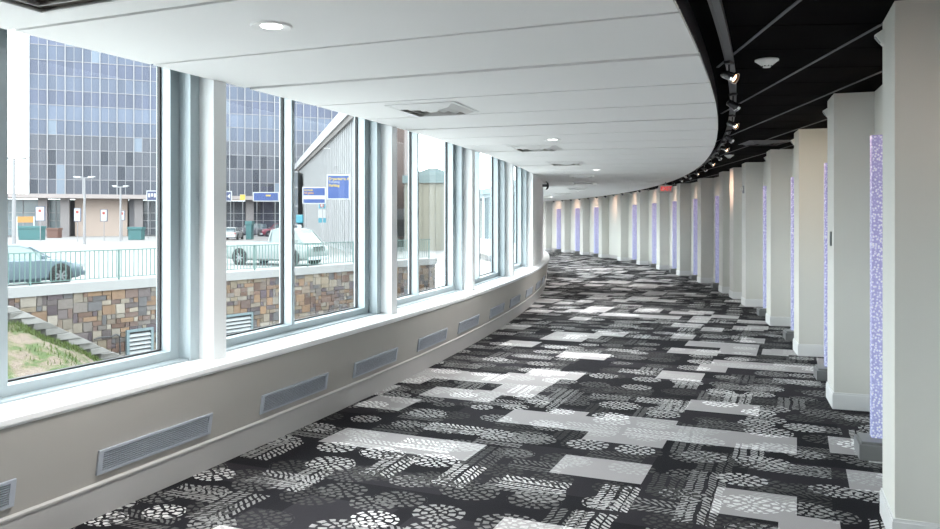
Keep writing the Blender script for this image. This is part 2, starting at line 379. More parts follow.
# ---- radial piers on the right
PS, PF0 = 2.4946, 8.4993
def wall_pier(s, th=.45):
    t = at_sd('wall_pier', s, DF)
    MB().box((0, 0, 0), (DW - DF, th, HB + .01)).build('shaft', WALLP, t, bevel=.003)
    MB().box((-.012, -.012, 0), (DW - DF, th + .012, .125)).box((-.008, -.008, .125), (DW - DF, th + .008, .14)).build('baseboard', TRIMP, t)
    return t
pl = {-1: 'nearest pale pier, filling the right edge of the view', 0: 'big pale pier with the dark switch plate', 1: 'pale pier second behind the nearest big one with switch plate, warm-tinted on top', 2: 'pale pier with its foot beside the third glowing panel', 3: 'pale pier carrying the small grey wall device', 3.5: 'extra narrow-looking pale pier squeezed between two regular ones'}
proto = None
for i in list(range(-6, 17)):
    for ex in ((i,) if i != 3 else (3, 3.5)):
        s = PF0 + i * PS if ex != 3.5 else 17.3
        if i == -1: s = 5.76
        if proto is None: t = proto = wall_pier(s)
        else: t = copy_tree(proto); t.location = P(s, DF); t.rotation_euler = (0, 0, -ang(s))
        lab = pl.get(ex, ('pale pier %s along the right wall past the squeezed pair' % NUM[i - 4] if i >= 4 else 'pale pier behind the viewer, %s back' % NUM[-2 - i]))
        tag(t, lab, 'pier', 'pale piers along the right wall', 'structure')

# ---- glowing bubble panels on basins
bl = {-1: 'glowing purple panel behind the nearest pier', 0: 'tall purple bubble panel beside the nearest pier, widest in view', 1: 'glowing blue-purple panel behind the pier with switch plate', 2: 'glowing panel left of the warm-tinted pier', 3: 'slim glowing panel just right of the device pier'}
pb = None
for i in (-1, 0, 1, 2, 3, 5, 6, 7, 8, 9, 11, 12, 13, 14):
    s = PF0 + i * PS - 1.22
    if i == -1: s = 4.4
    if pb is None:
        pb = t = at_sd('bubble_panel', s, DF)
        MB().box((.09, -.04, .12), (.295, .04, 2.18)).build('acrylic_panel', BUBBLE, t, bevel=.004)
        MB().box((.0, -.17, 0), (.3, .11, .10)).box((.015, -.15, .10), (.3, .09, .12)).build('basin', BASEBOX, t, bevel=.004)
    else:
        t = copy_tree(pb); t.location = P(s, DF); t.rotation_euler = (0, 0, -ang(s))
    tag(t, bl.get(i, 'distant lavender bubble panel in an alcove, %s past the squeezed piers' % NUM[max(0, i - 5)]), 'light panel', 'glowing bubble panels in the alcoves')

# ---- ceiling diffusers, downlights
def diffuser(size=.6, m=DIFFM, md=DIFFB, nm='ceiling_diffuser'):
    t = empty(nm, (0, 0, 0)); h = size / 2
    fr = MB()
    def ring(b, a0, z0, a1, z1, th=.004):
        v = [(-a0, -a0, z0), (a0, -a0, z0), (a0, a0, z0), (-a0, a0, z0), (-a1, -a1, z1), (a1, -a1, z1), (a1, a1, z1), (-a1, a1, z1)]
        v += [(x, y, z + th) for x, y, z in v]
        b.add(v, [(0, 1, 5, 4), (1, 2, 6, 5), (2, 3, 7, 6), (3, 0, 4, 7), (12, 13, 9, 8), (13, 14, 10, 9), (14, 15, 11, 10), (15, 12, 8, 11), (0, 8, 9, 1), (1, 9, 10, 2), (2, 10, 11, 3), (3, 11, 8, 0), (4, 5, 13, 12), (5, 6, 14, 13), (6, 7, 15, 14), (7, 4, 12, 15)])
    ring(fr, h, -.008, h - .03, -.008); fr.build('frame', m, t)
    va = MB(); ring(va, h - .035, -.004, h - .085, -.034)
    ring(va, h - .11, -.002, h - .155, -.034); ring(va, h - .19, -.002, h - .23, -.034); va.box((-.04, -.04, -.03), (.04, .04, -.026))
    va.build('vanes', m, t)
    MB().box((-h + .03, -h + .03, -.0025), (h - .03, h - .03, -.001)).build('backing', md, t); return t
dl = ['square white ceiling diffuser cut by the top left corner', 'large square ceiling diffuser above the pane with the blue signs', 'square ceiling diffuser, second largest in full view', 'square ceiling diffuser, third one along the ceiling', 'thin-looking ceiling diffuser, fourth one along the ceiling', 'thin-looking ceiling diffuser, fifth one along the ceiling', 'thin-looking ceiling diffuser, sixth one along the ceiling', 'thin-looking ceiling diffuser, seventh one along the ceiling', 'farthest thin ceiling diffuser close to the wall corner']
dpos = [(3.70, .76), (7.28, .85), (10.84, .87), (13.5, .9), (17.06, .95), (19.73, .98), (23.3, 1.02), (27.75, 1.06), (31.3, 1.1)]
d0 = None
for (s, d), l in zip(dpos, dl):
    t = d0 = diffuser() if d0 is None else None
    if t is None: pass
    break
for k, ((s, d), l) in enumerate(zip(dpos, dl)):
    t = d0 if k == 0 else copy_tree(d0)
    t.location = P(s, d, HW); t.rotation_euler = (0, 0, -ang(s)); tag(t, l, 'air diffuser', 'square ceiling diffusers')
db = diffuser(.58, mat('dark_grey_metal', (.10, .10, .105), .5), BLACKM); db.location = (4.05, 10.55, HB - .002); db.rotation_euler = (0, 0, -A4)
tag(db, 'dark grey air diffuser in the black ceiling', 'air diffuser')
LENS = mat('lamp_lens', (.9, .9, .88), .3, emit=(1, .97, .9), es=7)
def downlight():
    t = empty('downlight', (0, 0, 0))
    MB().lathe([(.050, -.001), (.056, -.004), (.094, -.009), (.098, -.002), (.098, .0)], 32).build('trim_ring', DIFFM, t, smooth=True)
    MB().cyl((0, 0, -.0045), .051, .004, 28).build('lens', LENS, t); return t
ll = ['round recessed downlight near the top left, its disc glowing', 'round downlight beside the second full diffuser', 'small round downlight past the third diffuser', 'tiny round downlight beside the far diffusers', 'far round downlight round the bend, first', 'far round downlight round the bend, second']
l0 = None
for k, s in enumerate([4.58, 9.95, 15.28, 20.62, 25.95, 31.3]):
    t = l0 = downlight() if k == 0 else l0
    if k: t = copy_tree(l0)
    t.location = P(s, 1.21 + .01 * s / 2, HW); t.rotation_euler = (0, 0, -ang(s)); tag(t, ll[k], 'downlight', 'recessed downlights')
for s in [-.75, 4.58, 9.95, 15.28, 20.62, 25.95, 31.3, 36.6, 42, 47]:
    L = bpy.data.lights.new('downlight_lamp', 'AREA'); L.shape = 'DISK'; L.size = .13; L.energy = LAMP_W; L.color = (1, .975, .94); L.spread = radians(125)
    o = bpy.data.objects.new('downlight_lamp', L); COL.objects.link(o); o.location = P(s, 1.21 + .01 * s / 2, HW - .02)

# ---- smoke detectors on the black ceiling
def detector():
    t = empty('smoke_detector', (0, 0, 0))
    MB().lathe([(.0, -.052), (.024, -.052), (.026, -.044), (.034, -.040), (.070, -.012), (.077, -.008), (.077, 0), (0, 0)], 28).build('housing', PLAS, t, smooth=True)
    b = MB()
    for k in range(8): a = k * pi / 4; b.box((.029 * cos(a) - .004, .029 * sin(a) - .004, -.046), (.029 * cos(a) + .004, .029 * sin(a) + .004, -.041))
    b.build('sensor_slots', GASK, t); return t
sd0 = detector()
for k, (s, d, l) in enumerate([(6.94, 3.42, 'white conical smoke detector, nearest on the black ceiling'), (14.34, 3.49, 'small white smoke detector farther along the black ceiling'), (20.07, 3.47, 'tiny white smoke detector near the end of the visible black ceiling')]):
    t = sd0 if k == 0 else copy_tree(sd0); t.location = P(s, d, HB); tag(t, l, 'smoke detector', 'smoke detectors on the black ceiling')

# ---- light track and spot heads
tg = tag(MB().sweep([(3.165, HB - .06), (3.177, HB - .06), (3.177, HB - .05), (3.205, HB - .05), (3.205, HB - .06), (3.217, HB - .06), (3.217, HB - .02), (3.165, HB - .02)], -6, 42).build('light_track', mat('track_metal', (.13, .13, .135), .35, metal=.3)), 'dark curved light track under the black ceiling', 'light track')
for k in range(-5, 42, 2): p = P(k, 3.19, HB - .03); MB().box((p.x - .006, p.y - .006, p.z), (p.x + .006, p.y + .006, HB + .005)).build('hanger', BLACKM, tg)
WARM = mat('spot_lens', (.9, .8, .7), .3, emit=(1, .55, .28), es=12)
def spot_head():
    t = empty('track_spotlight', (0, 0, 0))                         # local x points at the piers
    MB().box((-.02, -.035, .0), (.02, .035, .018)).build('adapter', BLACKM, t, bevel=.002)
    MB().cyl((0, 0, -.05), .006, .052, 10).build('stem', CHROME, t)
    h = MB(); h.lathe([(.0, -.05), (.022, -.05), (.026, -.044), (.028, .0), (.032, .045), (.034, .05), (.030, .05), (.024, .035), (0, .033)], 20)
    h = h.build('housing', mat('head_metal', (.09, .09, .092), .25, metal=.6), t, smooth=True); h.location = (.0, 0, -.075); h.rotation_euler = (0, radians(118), 0)
    l = MB().cyl((0, 0, .0345), .023, .003, 18).build('lens', WARM, t); l.location = (.0, 0, -.075); l.rotation_euler = (0, radians(118), 0)
    r = MB().lathe([(.031, .028), (.036, .03), (.036, .052), (.033, .052)], 20).build('rim', CHROME, t, smooth=True); r.location = (.0, 0, -.075); r.rotation_euler = (0, radians(118), 0)
    return t
h0 = spot_head(); ss = [6.62 + 1.2472 * k for k in range(0, 26)]
for k, s in enumerate(ss):
    t = h0 if k == 0 else copy_tree(h0)
    t.location = P(s, 3.191, HB - .078); t.rotation_euler = (0, 0, -ang(s) + (.5 if k % 2 else -.4))
    tag(t, ('small track spotlight, %s along the curved track' % NUM[k]) if k < 20 else 'far track spotlight, hidden round the bend, %s of that run' % NUM[k - 20], 'spotlight', 'spotlights on the curved track')
for k in range(-2, 16):
    s = PF0 + k * PS - 1.1
    L = bpy.data.lights.new('spot_lamp', 'SPOT'); L.energy = SPOT_W; L.color = (1, .62, .44); L.spot_size = radians(64); L.spot_blend = 1.0; L.shadow_soft_size = .05
    o = bpy.data.objects.new('spot_lamp', L); COL.objects.link(o); o.location = P(s - .1, 3.26, HB - .17)
    d = P(s + .2, 4.3, 2.15) - o.location; o.rotation_euler = d.to_track_quat('-Z', 'Y').to_euler()

L = bpy.data.lights.new('warm_spot_lamp', 'SPOT'); L.energy = 30; L.color = (1, .74, .42); L.spot_size = radians(60); L.spot_blend = 1.0; L.shadow_soft_size = .05
o = bpy.data.objects.new('warm_spot_lamp', L); COL.objects.link(o); o.location = P(9.25, 3.3, HB - .17)
o.rotation_euler = (P(10.99, 4.16, 1.95) - o.location).to_track_quat('-Z', 'Y').to_euler()
# ---- small things on the piers
def sensor():
    t = empty('motion_sensor', (0, 0, 0))
    MB().hexa([(0, -.03, -.05), (-.012, -.02, -.04), (-.012, .02, -.04), (0, .03, -.05), (0, -.03, .04), (-.045, -.02, .012), (-.045, .02, .012), (0, .03, .04)]).build('housing', PLAS, t, bevel=.002)
    MB().hexa([(-.015, -.014, -.033), (-.02, -.014, -.035), (-.02, .014, -.035), (-.015, .014, -.033), (-.04, -.014, .004), (-.045, -.014, .001), (-.045, .014, .001), (-.04, .014, .004)]).build('sensor_lens', GREYP, t); return t
s0 = sensor()
for k, (i, dz, l) in enumerate([(-1, 2.585, 'white wedge sensor high on the nearest pier'), (0, 2.57, 'white wedge sensor high on the pier with the switch plate'), (1, 2.57, 'white wedge sensor high on the warm-tinted pier'), (2, 2.57, 'small white wedge sensor, third pier from the right with one')]):
    s = (PF0 + i * PS if i >= 0 else 5.76) + .36
    t = s0 if k == 0 else copy_tree(s0); t.location = P(s, DF, dz); t.rotation_euler = (0, 0, -ang(s)); tag(t, l, 'sensor', 'wedge sensors on the piers')
t = at_sd('switch_plate', PF0 + .16, DF, 1.44, label='dark upright switch plate on the pale pier', cat='switch')
MB().box((-.008, -.035, -.062), (0, .035, .062)).build('plate', mat('dark_plate', (.03, .045, .045), .4), t, bevel=.002)
MB().box((-.013, -.012, -.03), (-.008, .012, .03)).build('rocker', GREYP, t)
t = at_sd('wall_device', PF0 + 3 * PS + .2, DF, 2.18, label='small grey strobe device on the face of a pale pier', cat='alarm strobe')
MB().box((-.02, -.06, -.07), (0, .06, .07)).build('plate', GREYP, t, bevel=.004)
MB().box((-.06, -.035, -.02), (-.02, .035, .04)).build('strobe_lens', PLAS, t, bevel=.006)
# dark camera on the solid wall above the sill
t = at_sd('wall_camera', 19.4, .009, 2.43, label='small black curved camera bracket on the white wall corner', cat='camera')
b = MB(); secs = []
for k in range(9):
    a = radians(-60 + k * 15); r = .11; x = .045 + r * cos(a) * .8; z = r * sin(a)
    wd = .02 + .035 * sin(pi * k / 8); secs.append([(x - .02, -wd, z), (x + .025, -wd, z), (x + .025, wd, z), (x - .02, wd, z)])
b.loft(secs); b.build('housing', BLACKM, t, smooth=True)
MB().box((0, -.02, -.03), (.11, .02, .03)).build('bracket', BLACKM, t)
# exit sign
t = empty('exit_sign', (4.72, 18.6, 2.36), -.26, label='red-lettered exit sign hanging at the edge of the white ceiling', cat='exit sign')
MB().box((-.165, -.025, -.09), (.165, .025, .09)).build('housing', mat('exit_case', (.50, .54, .50), .5), t, bevel=.005)
MB().cyl((0, 0, .09), .012, HB - 2.45, 12).build('stem', GREYP, t)
MB().box((-.11, -.03, -.07), (.145, -.025, .07)).build('face_plate', mat('exit_face', (.72, .62, .60), .5), t)
REDE = mat('exit_red', (.8, .04, .03), .5, emit=(1, .06, .05), es=.55)
def text(body, size, m, parent, loc, rot=(pi / 2, 0, 0), nm='lettering', ext=.002, bold=0, align='CENTER'):
    c = bpy.data.curves.new('txt', 'FONT'); c.body = body; c.size = size; c.extrude = ext; c.align_x = align; c.align_y = 'CENTER'; c.offset = bold
    o = bpy.data.objects.new('txt', c); COL.objects.link(o)
    dg = bpy.context.evaluated_depsgraph_get(); dg.update(); me = bpy.data.meshes.new_from_object(o.evaluated_get(dg)); me.name = nm
    bpy.data.objects.remove(o); me.materials.clear(); me.materials.append(m)
    q = bpy.data.objects.new(nm, me); COL.objects.link(q); q.parent = parent; q.location = loc; q.rotation_euler = rot; return q
text('EXIT', .13, REDE, t, (.018, -.032, 0), bold=.004)

# ================================================================== OUTSIDE
UX, UY = .556, .831; NX, NY = -.831, .556                      # along the stone wall / away from the corridor
def SW(t, q, z): return Vector((-14 + UX * t + NX * q, 24.6 + UY * t + NY * q, z))
WROT = atan2(UY, UX)
LOT = omat('lot_concrete', (.44, .425, .415), .9, var=.10, scale=.25)
TE = 21.8
struct(MB().add([SW(-60, .3, -.64), SW(TE, .3, -.64), SW(TE + 14, .3 - 14, -.64), Vector((120, 90, -.64)), Vector((120, 330, -.64)), Vector((-260, 330, -.64)), Vector((-260, 20, -.64))], [(0, 1, 2, 3, 4, 5, 6)]).build('ground', LOT), 'pale parking lot and road beyond the railing', 'ground')
struct(MB().box((-120, -40, -3.95), (40, 60, -3.9)).build('ground.001', mat('pale_bounce_ground', (.42, .41, .39), .95, var=.2)), 'unseen ground of the sunken strip below the windows, made pale to bounce light up', 'ground')  # unseen ground given a pale colour to bounce daylight onto the ceiling
# stone wall
STM = attr_mat('field_stone', .85, noise=.28, nscale=7, bump=.6)
pal = [(.42, .25, .14), (.30, .17, .12), (.46, .36, .24), (.50, .42, .32), (.24, .19, .19), (.19, .14, .16), (.50, .30, .16), (.33, .28, .25), (.22, .21, .22), (.40, .30, .22), (.28, .18, .15), (.54, .47, .38)]
random.seed(11)
C_ = .17; t0, t1, zt, zb = -7.5, 21.8, -.83, -3.9; nx = int((t1 - t0) / C_); nz_ = int((zt - zb) / C_) + 1
grid = [[0] * nz_ for _ in range(nx)]; mb = MB(); mb.cc = (.42, .37, .32)
mb.hexa([SW(t0, 0.05, zb), SW(t1, 0.05, zb), SW(t1, .5, zb), SW(t0, .5, zb), SW(t0, 0.05, zt), SW(t1, 0.05, zt), SW(t1, .5, zt), SW(t0, .5, zt)])
for i in range(nx):
    for j in range(nz_):
        if grid[i][j]: continue
        a, b = random.choice([(1, 1), (2, 1), (2, 1), (1, 2), (2, 2), (3, 1), (3, 2), (1, 1), (2, 2)])
        a = min(a, nx - i); b = min(b, nz_ - j)
        while any(grid[i + p][j + q] for p in range(a) for q in range(b)):
            if a > 1: a -= 1
            else: b -= 1
        for p in range(a):
            for q in range(b): grid[i + p][j + q] = 1
        c = random.choice(pal); f = random.uniform(.8, 1.2); mb.cc = tuple((.78 * x + .22 * (sum(c) / 3 * 1.05)) * f * .92 for x in c)
        g = .011; r = lambda: random.uniform(-.010, .010); x0, x1 = t0 + i * C_ + g, t0 + (i + a) * C_ - g
        z1, z0 = zt - j * C_ - g, max(zb, zt - (j + b) * C_ + g); q = random.uniform(-.015, .02)
        mb.hexa([SW(x0 + r(), q, z0 + r()), SW(x1 + r(), q, z0 + r()), SW(x1, .08, z0), SW(x0, .08, z0), SW(x0 + r(), q, z1 + r()), SW(x1 + r(), q, z1 + r()), SW(x1, .08, z1), SW(x0, .08, z1)])
struct(mb.build('wall_terrace', STM), 'retaining wall of brown, tan and purple-grey field stones', 'stone wall')
CURB = omat('curb_concrete', (.55, .56, .56), .8, var=.05)
struct(MB().hexa([SW(-9, -.08, -.83), SW(TE, -.08, -.83), SW(TE, .55, -.83), SW(-9, .55, -.83), SW(-9, -.08, -.50), SW(TE, -.08, -.50), SW(TE, .55, -.50), SW(-9, .55, -.50)]).build('trim_8', CURB), 'pale concrete coping on the stone wall', 'coping')
# railing
RAILM = omat('railing_green', (.20, .36, .33), .5)
rt = empty('railing', SW(-3, .2, -.5), WROT, label='pale green metal railing of upright bars on the stone wall', cat='railing')
RL = 24.5
MB().box((0, -.03, 1.035), (RL, .03, 1.07)).build('top_rail', RAILM, rt)
MB().box((0, -.02, .08), (RL, .02, .105)).build('bottom_rail', RAILM, rt)
b0 = MB().box((-.012, -.012, .105), (.012, .012, 1.035)).build('bar', RAILM, rt); b0.location = (.08, 0, 0)
for k in range(1, 100):
    c = b0.copy(); COL.objects.link(c); c.parent = rt; c.location = (.08 + k * .165, 0, 0)
fb = MB()
for k in range(100, int((RL - .1) / .165)): fb.box((.08 + k * .165 - .012, -.012, .105), (.08 + k * .165 + .012, .012, 1.035))
tag(fb.build('bar', RAILM, rt), kind='stuff')
p0 = MB().box((-.025, -.025, 0), (.025, .025, 1.035)).build('post', RAILM, rt)
for k in range(1, 9): c = p0.copy(); COL.objects.link(c); c.parent = rt; c.location = (k * 3.05, 0, 0)
# louvred vents in stone wall
LV = omat('louver_paint', (.30, .42, .46), .5); LV2 = omat('louver_blade', (.62, .66, .68), .5)
def wall_louver(tc_, zc, wd, ht, lab):
    t = empty('wall_louver', SW(tc_, -.05, zc), WROT, label=lab, cat='louver'); a, h = wd / 2, ht / 2
    MB().box((-a, -.05, h - .09), (a, .05, h)).box((-a, -.05, -h), (a, .05, -h + .06)).box((-a, -.05, -h + .06), (-a + .1, .05, h - .09)).box((a - .1, -.05, -h + .06), (a, .05, h - .09)).build('frame', LV, t, bevel=.004)
    b = MB(); N_ = int((ht - .15) / .15)
    for k in range(N_):
        z = -h + .08 + k * .15
        b.hexa([(-a + .1, -.045, z), (a - .1, -.045, z), (a - .1, .03, z + .085), (-a + .1, .03, z + .085), (-a + .1, -.045, z + .02), (a - .1, -.045, z + .02), (a - .1, .03, z + .105), (-a + .1, .03, z + .105)])
    b.build('blades', LV2, t); MB().box((-a + .1, .035, -h + .06), (a - .1, .049, h - .09)).build('backing', DARK, t)
wall_louver(3.75, -2.92, 1.05, 1.25, 'blue-grey louvred vent in the stone wall, beside the steps')
wall_louver(8.0, -2.75, 1.75, 1.1, 'wide blue-grey louvred vent in the stone wall, partly behind the sill pier')
# steps
STEP = omat('step_stone', (.44, .43, .41), .85, var=.12, scale=5, bump=.4, bscale=20)
random.seed(3)
for k in range(11):
    a = -1.35 + k * .36; z = -.98 - k * .205
    r = random.uniform
    o = empty('stone_step', SW(a, -.5, z), WROT, label='pale stone step beside the stone wall, %s from the top' % NUM[k], cat='step', group='stone steps down the bank')
    m_ = MB(); m_.hexa([(-.14, -.45 + r(-.1, .05), -.20), (.62, -.45 + r(-.1, .05), -.20), (.62, .42, -.20), (-.14, .42, -.20), (-.16, -.48 + r(-.08, .04), -.0), (.30, -.46 + r(-.08, .04), -.0), (.30, .42, 0), (-.16, .42, 0)])
    c = m_.build('stone_step', STEP, bevel=.02); c.location = o.location; c.rotation_euler = o.rotation_euler
    for q in ('label', 'category', 'group'): c[q] = o[q]
    bpy.data.objects.remove(o)
    c.name = 'stone_step'
# grass bank
def bank_z(t, q):
    z = -1.12 - .57 * max(t + .9, 0) - .34 * max(q - 1, 0) - .42
    return max(z - .05 * sin(t * 3 + q * 2), -3.95)
mb = MB(); n1, n2 = 46, 40; vs = []
for i in range(n1 + 1):
    for j in range(n2 + 1):
        t = -7 + 12.5 * i / n1; q = 1.0 + 10 * j / n2
        vs.append(SW(t, -q, bank_z(t, q) + random.uniform(-.03, .03)))
mb.add(vs, [(i * (n2 + 1) + j, (i + 1) * (n2 + 1) + j, (i + 1) * (n2 + 1) + j + 1, i * (n2 + 1) + j + 1) for i in range(n1) for j in range(n2)])
k = M_('grassy_earth'); o_ = k.obj(); nn = k.noise(1.3, 6, o_, .65); rr = k.n('ValToRGB'); e = rr.color_ramp.elements
e[0].position = .42; e[0].color = (.125, .095, .075, 1); e[1].position = .56; e[1].color = (.042, .062, .016, 1); x_ = rr.color_ramp.elements.new(.5); x_.color = (.09, .08, .045, 1)
k.put(rr.inputs[0], nn); sc_ = k.n('VectorMath', operation='SCALE'); k.put(sc_.inputs[0], rr.outputs[0]); k.put(sc_.inputs['Scale'], k.math('MULTIPLY_ADD', k.noise(14, 4, o_), 1.2, .4))
k.put(k.b.inputs['Base Color'], sc_.outputs[0]); k.b.inputs['Roughness'].default_value = .95; k.bump(k.noise(30, 4, o_), .8, .05)
struct(mb.build('ground.002', k.m, smooth=True), 'grassy bank with bare earth below the stone steps', 'bank')
gm = MB(); random.seed(5)
for q_ in range(5200):
    t = random.uniform(-3, 3.4); q = 1.0 + abs(random.gauss(0, .55)) if random.random() < .62 else random.uniform(1, 8)
    if q > 1.6 and (sin(t * 2.1 + q) + sin(q * 2.3 - t)) < .2: continue
    p = SW(t, -q, bank_z(t, q) - .02); a = random.uniform(0, pi); h = random.uniform(.06, .2); w_ = .018; dx, dy = cos(a) * w_, sin(a) * w_; lx, ly = random.uniform(-.06, .06), random.uniform(-.06, .06)
    g = random.uniform(.7, 1.3); gm.cc = (.17 * g, .24 * g, .06 * g)
    gm.add([(p.x - dx, p.y - dy, p.z), (p.x + dx, p.y + dy, p.z), (p.x + lx, p.y + ly, p.z + h)], [(0, 1, 2)])
tag(gm.build('grass', attr_mat('grass_blade', .8, noise=.05), recalc=False), 'green grass tufts growing along the stone steps', 'grass', kind='stuff')
# hose
cu = bpy.data.curves.new('hose', 'CURVE'); cu.dimensions = '3D'; cu.bevel_depth = .03; cu.bevel_resolution = 3
sp = cu.splines.new('BEZIER'); pts = [SW(2.0, -.12, -2.46), SW(2.2, -.12, -2.42), SW(2.6, -.10, -2.44), SW(2.9, -.10, -2.42), SW(2.95, -.10, -2.7), SW(2.95, -.12, -3.1)]
sp.bezier_points.add(len(pts) - 1)
for b, p in zip(sp.bezier_points, pts): b.co = p; b.handle_left_type = b.handle_right_type = 'AUTO'
ho = bpy.data.objects.new('txt', cu); COL.objects.link(ho); dg = bpy.context.evaluated_depsgraph_get(); me = bpy.data.meshes.new_from_object(ho.evaluated_get(dg)); bpy.data.objects.remove(ho)
me.materials.clear(); me.materials.append(BLACKM); ho = bpy.data.objects.new('pipe', me); COL.objects.link(ho); tag(ho, 'thin black bent pipe on the stone wall beside the steps', 'pipe')

# ---- cars
TIRE = omat('tire_rubber', (.02, .02, .02), .8); RIM = omat('wheel_alloy', (.55, .57, .6), .3, metal=.6); CGL = omat('car_glass', (.10, .15, .17), .1); CGL2 = omat('car_glass_pale', (.38, .50, .50), .12)
HEADL = omat('headlamp', (.75, .78, .8), .15); TAIL = omat('tail_lamp', (.55, .05, .04), .3)
def car(name, loc, rz, col, label, cat, kind='sedan', L=4.6, glass=None):
    t = empty(name, loc, rz, label=label, cat=cat); paint = omat(name + '_paint', col, .25, var=.02); glass = glass or CGL
    if kind == 'sedan':
        st = [(-.5, .38, .72, .72), (-.485, .28, .90, .84), (-.33, .2, .98, .90), (0, .18, .95, .91), (.2, .19, .93, .91), (.34, .2, .88, .90), (.45, .24, .76, .85), (.488, .3, .66, .78), (.5, .38, .58, .70)]
        gh = [(-.41, .96, .72, .55), (-.28, 1.34, .74, .56), (-.14, 1.44, .74, .57), (.03, 1.43, .74, .57), (.11, 1.33, .74, .56), (.235, .95, .76, .60)]; wz, wr = (.30, -.29), .33
    else:
        st = [(-.5, .45, 1.0, .85), (-.49, .3, 1.12, .93), (-.3, .24, 1.15, .97), (0, .24, 1.14, .97), (.2, .24, 1.12, .97), (.38, .26, 1.06, .95), (.47, .3, 1.0, .92), (.495, .4, .92, .86), (.5, .5, .85, .80)]
        gh = [(-.49, 1.14, .86, .72), (-.46, 1.74, .84, .70), (-.2, 1.84, .84, .70), (.05, 1.82, .84, .70), (.12, 1.72, .84, .68), (.25, 1.1, .86, .74)]; wz, wr = (.31, -.31), .37
    if kind == 'pickup': gh = [(.02, 1.14, .86, .74), (.04, 1.76, .84, .70), (.1, 1.84, .84, .70), (.27, 1.83, .84, .70), (.32, 1.74, .84, .68), (.43, 1.1, .86, .74)]; kind = 'suv'; pick = True
    else: pick = False
    secs = []
    for x, z0, z1, w_ in st:
        x *= L; m_ = z0 + (z1 - z0) * .55
        half = [(w_ * .86, z0), (w_ * .97, z0 + .1), (w_, m_), (w_ * .97, z1 - .07), (w_ * .88, z1)]
        secs.append([(x, -a, b) for a, b in half] + [(x, a, b) for a, b in reversed(half)])
    MB().loft(secs).build('body', paint, t, smooth=True)
    MB().loft([[(x * L, -a, gh[0][1] - .1 if False else .85), (x * L, -b, z), (x * L, b, z), (x * L, a, .85)] for x, z, a, b in gh]).build('windows', glass, t, smooth=True)
    rf = [g for g in gh[1:-1]]
    MB().loft([[(x * L, -b - .03, z - .05), (x * L, -b * .9, z + .02), (x * L, b * .9, z + .02), (x * L, b + .03, z - .05)] for x, z, a, b in rf]).build('roof', paint, t, smooth=True)
    pm = MB()
    for sg in (-1, 1):
        for i in (0, len(gh) - 2):
            (xa, za, aa, ba), (xb, zb_, ab, bb) = gh[i], gh[i + 1]; e_ = .02
            pm.hexa([(xa * L - .03, sg * (ba if i else aa), max(za, .9)), (xa * L + .04, sg * (ba if i else aa), max(za, .9)), (xb * L + .04, sg * (bb if not i else ab), max(zb_, .9)), (xb * L - .03, sg * (bb if not i else ab), max(zb_, .9))] + [(xa * L - .03, sg * ((ba if i else aa) + e_), max(za, .9) + .02), (xa * L + .04, sg * ((ba if i else aa) + e_), max(za, .9) + .02), (xb * L + .04, sg * ((bb if not i else ab) + e_), max(zb_, .9) + .02), (xb * L - .03, sg * ((bb if not i else ab) + e_), max(zb_, .9) + .02)])
        xm = (.18 if pick else -.06) * L; a_, b_, zt_ = .75 if kind == 'sedan' else .85, .58 if kind == 'sedan' else .71, 1.42 if kind == 'sedan' else 1.8
        pm.hexa([(xm - .04, sg * a_, .92), (xm + .04, sg * a_, .92), (xm + .04, sg * (a_ + .02), .92), (xm - .04, sg * (a_ + .02), .92), (xm - .04, sg * b_, zt_), (xm + .04, sg * b_, zt_), (xm + .04, sg * (b_ + .02), zt_), (xm - .04, sg * (b_ + .02), zt_)])
    pm.build('pillars', paint, t)
    hw = .9 if kind == 'sedan' else .97
    for fx in wz:
        for sg in (-1, 1):
            ar = MB().cyl((0, -.02, 0), wr * 1.22, .04, 28, axis='y').build('wheel_arch', DARK, t); ar.location = (fx * L, sg * (hw - .005), wr + .03)
            wh = MB().lathe([(wr * .62, -.1), (wr * .95, -.1), (wr, -.06), (wr, .06), (wr * .95, .1), (wr * .62, .1)], 28).build('wheel', TIRE, t, smooth=True)
            wh.location = (fx * L, sg * (hw - .06), wr); wh.rotation_euler = (pi / 2 * sg, 0, 0)
            rm = MB(); rm.cyl((0, 0, -.085), wr * .2, .02, 16)
            for q in range(7):
                a = q * 2 * pi / 7; c_, s_ = cos(a), sin(a); w1 = .028
                rm.hexa([(-s_ * w1, c_ * w1, -.085), (s_ * w1, -c_ * w1, -.085), (c_ * wr * .66 + s_ * w1, s_ * wr * .66 - c_ * w1, -.09), (c_ * wr * .66 - s_ * w1, s_ * wr * .66 + c_ * w1, -.09), (-s_ * w1, c_ * w1, -.07), (s_ * w1, -c_ * w1, -.07), (c_ * wr * .66 + s_ * w1, s_ * wr * .66 - c_ * w1, -.07), (c_ * wr * .66 - s_ * w1, s_ * wr * .66 + c_ * w1, -.07)])
            rm.lathe([(wr * .62, -.095), (wr * .70, -.098), (wr * .70, -.08), (wr * .62, -.08)], 28)
            rm.build('alloy_rim', RIM, wh)
    fz = .62 if kind == 'sedan' else .84
    for sg in (-1, 1):
        MB().box((.445 * L, sg * hw * .58, fz - .02), (.492 * L, sg * hw * .9, fz + .12)).build('headlight', HEADL, t, bevel=.02)
        MB().box((-.497 * L, sg * hw * .62, fz + .02), (-.47 * L, sg * hw * .92, fz + .2)).build('taillight', TAIL, t, bevel=.02)
        MB().box(((.36 if pick else .15) * L, sg * (hw - .02), .93 if kind == 'sedan' else 1.12), ((.38 if pick else .18) * L, sg * (hw + .17), 1.06 if kind == 'sedan' else 1.3)).build('mirror', paint, t, bevel=.02)
    g = MB()
    for q in range(4 if kind == 'sedan' else 5): g.box((.485 * L, -hw * .5, fz - .12 + q * .05), (.503 * L, hw * .5, fz - .09 + q * .05))
    g.build('grille', DARK, t)
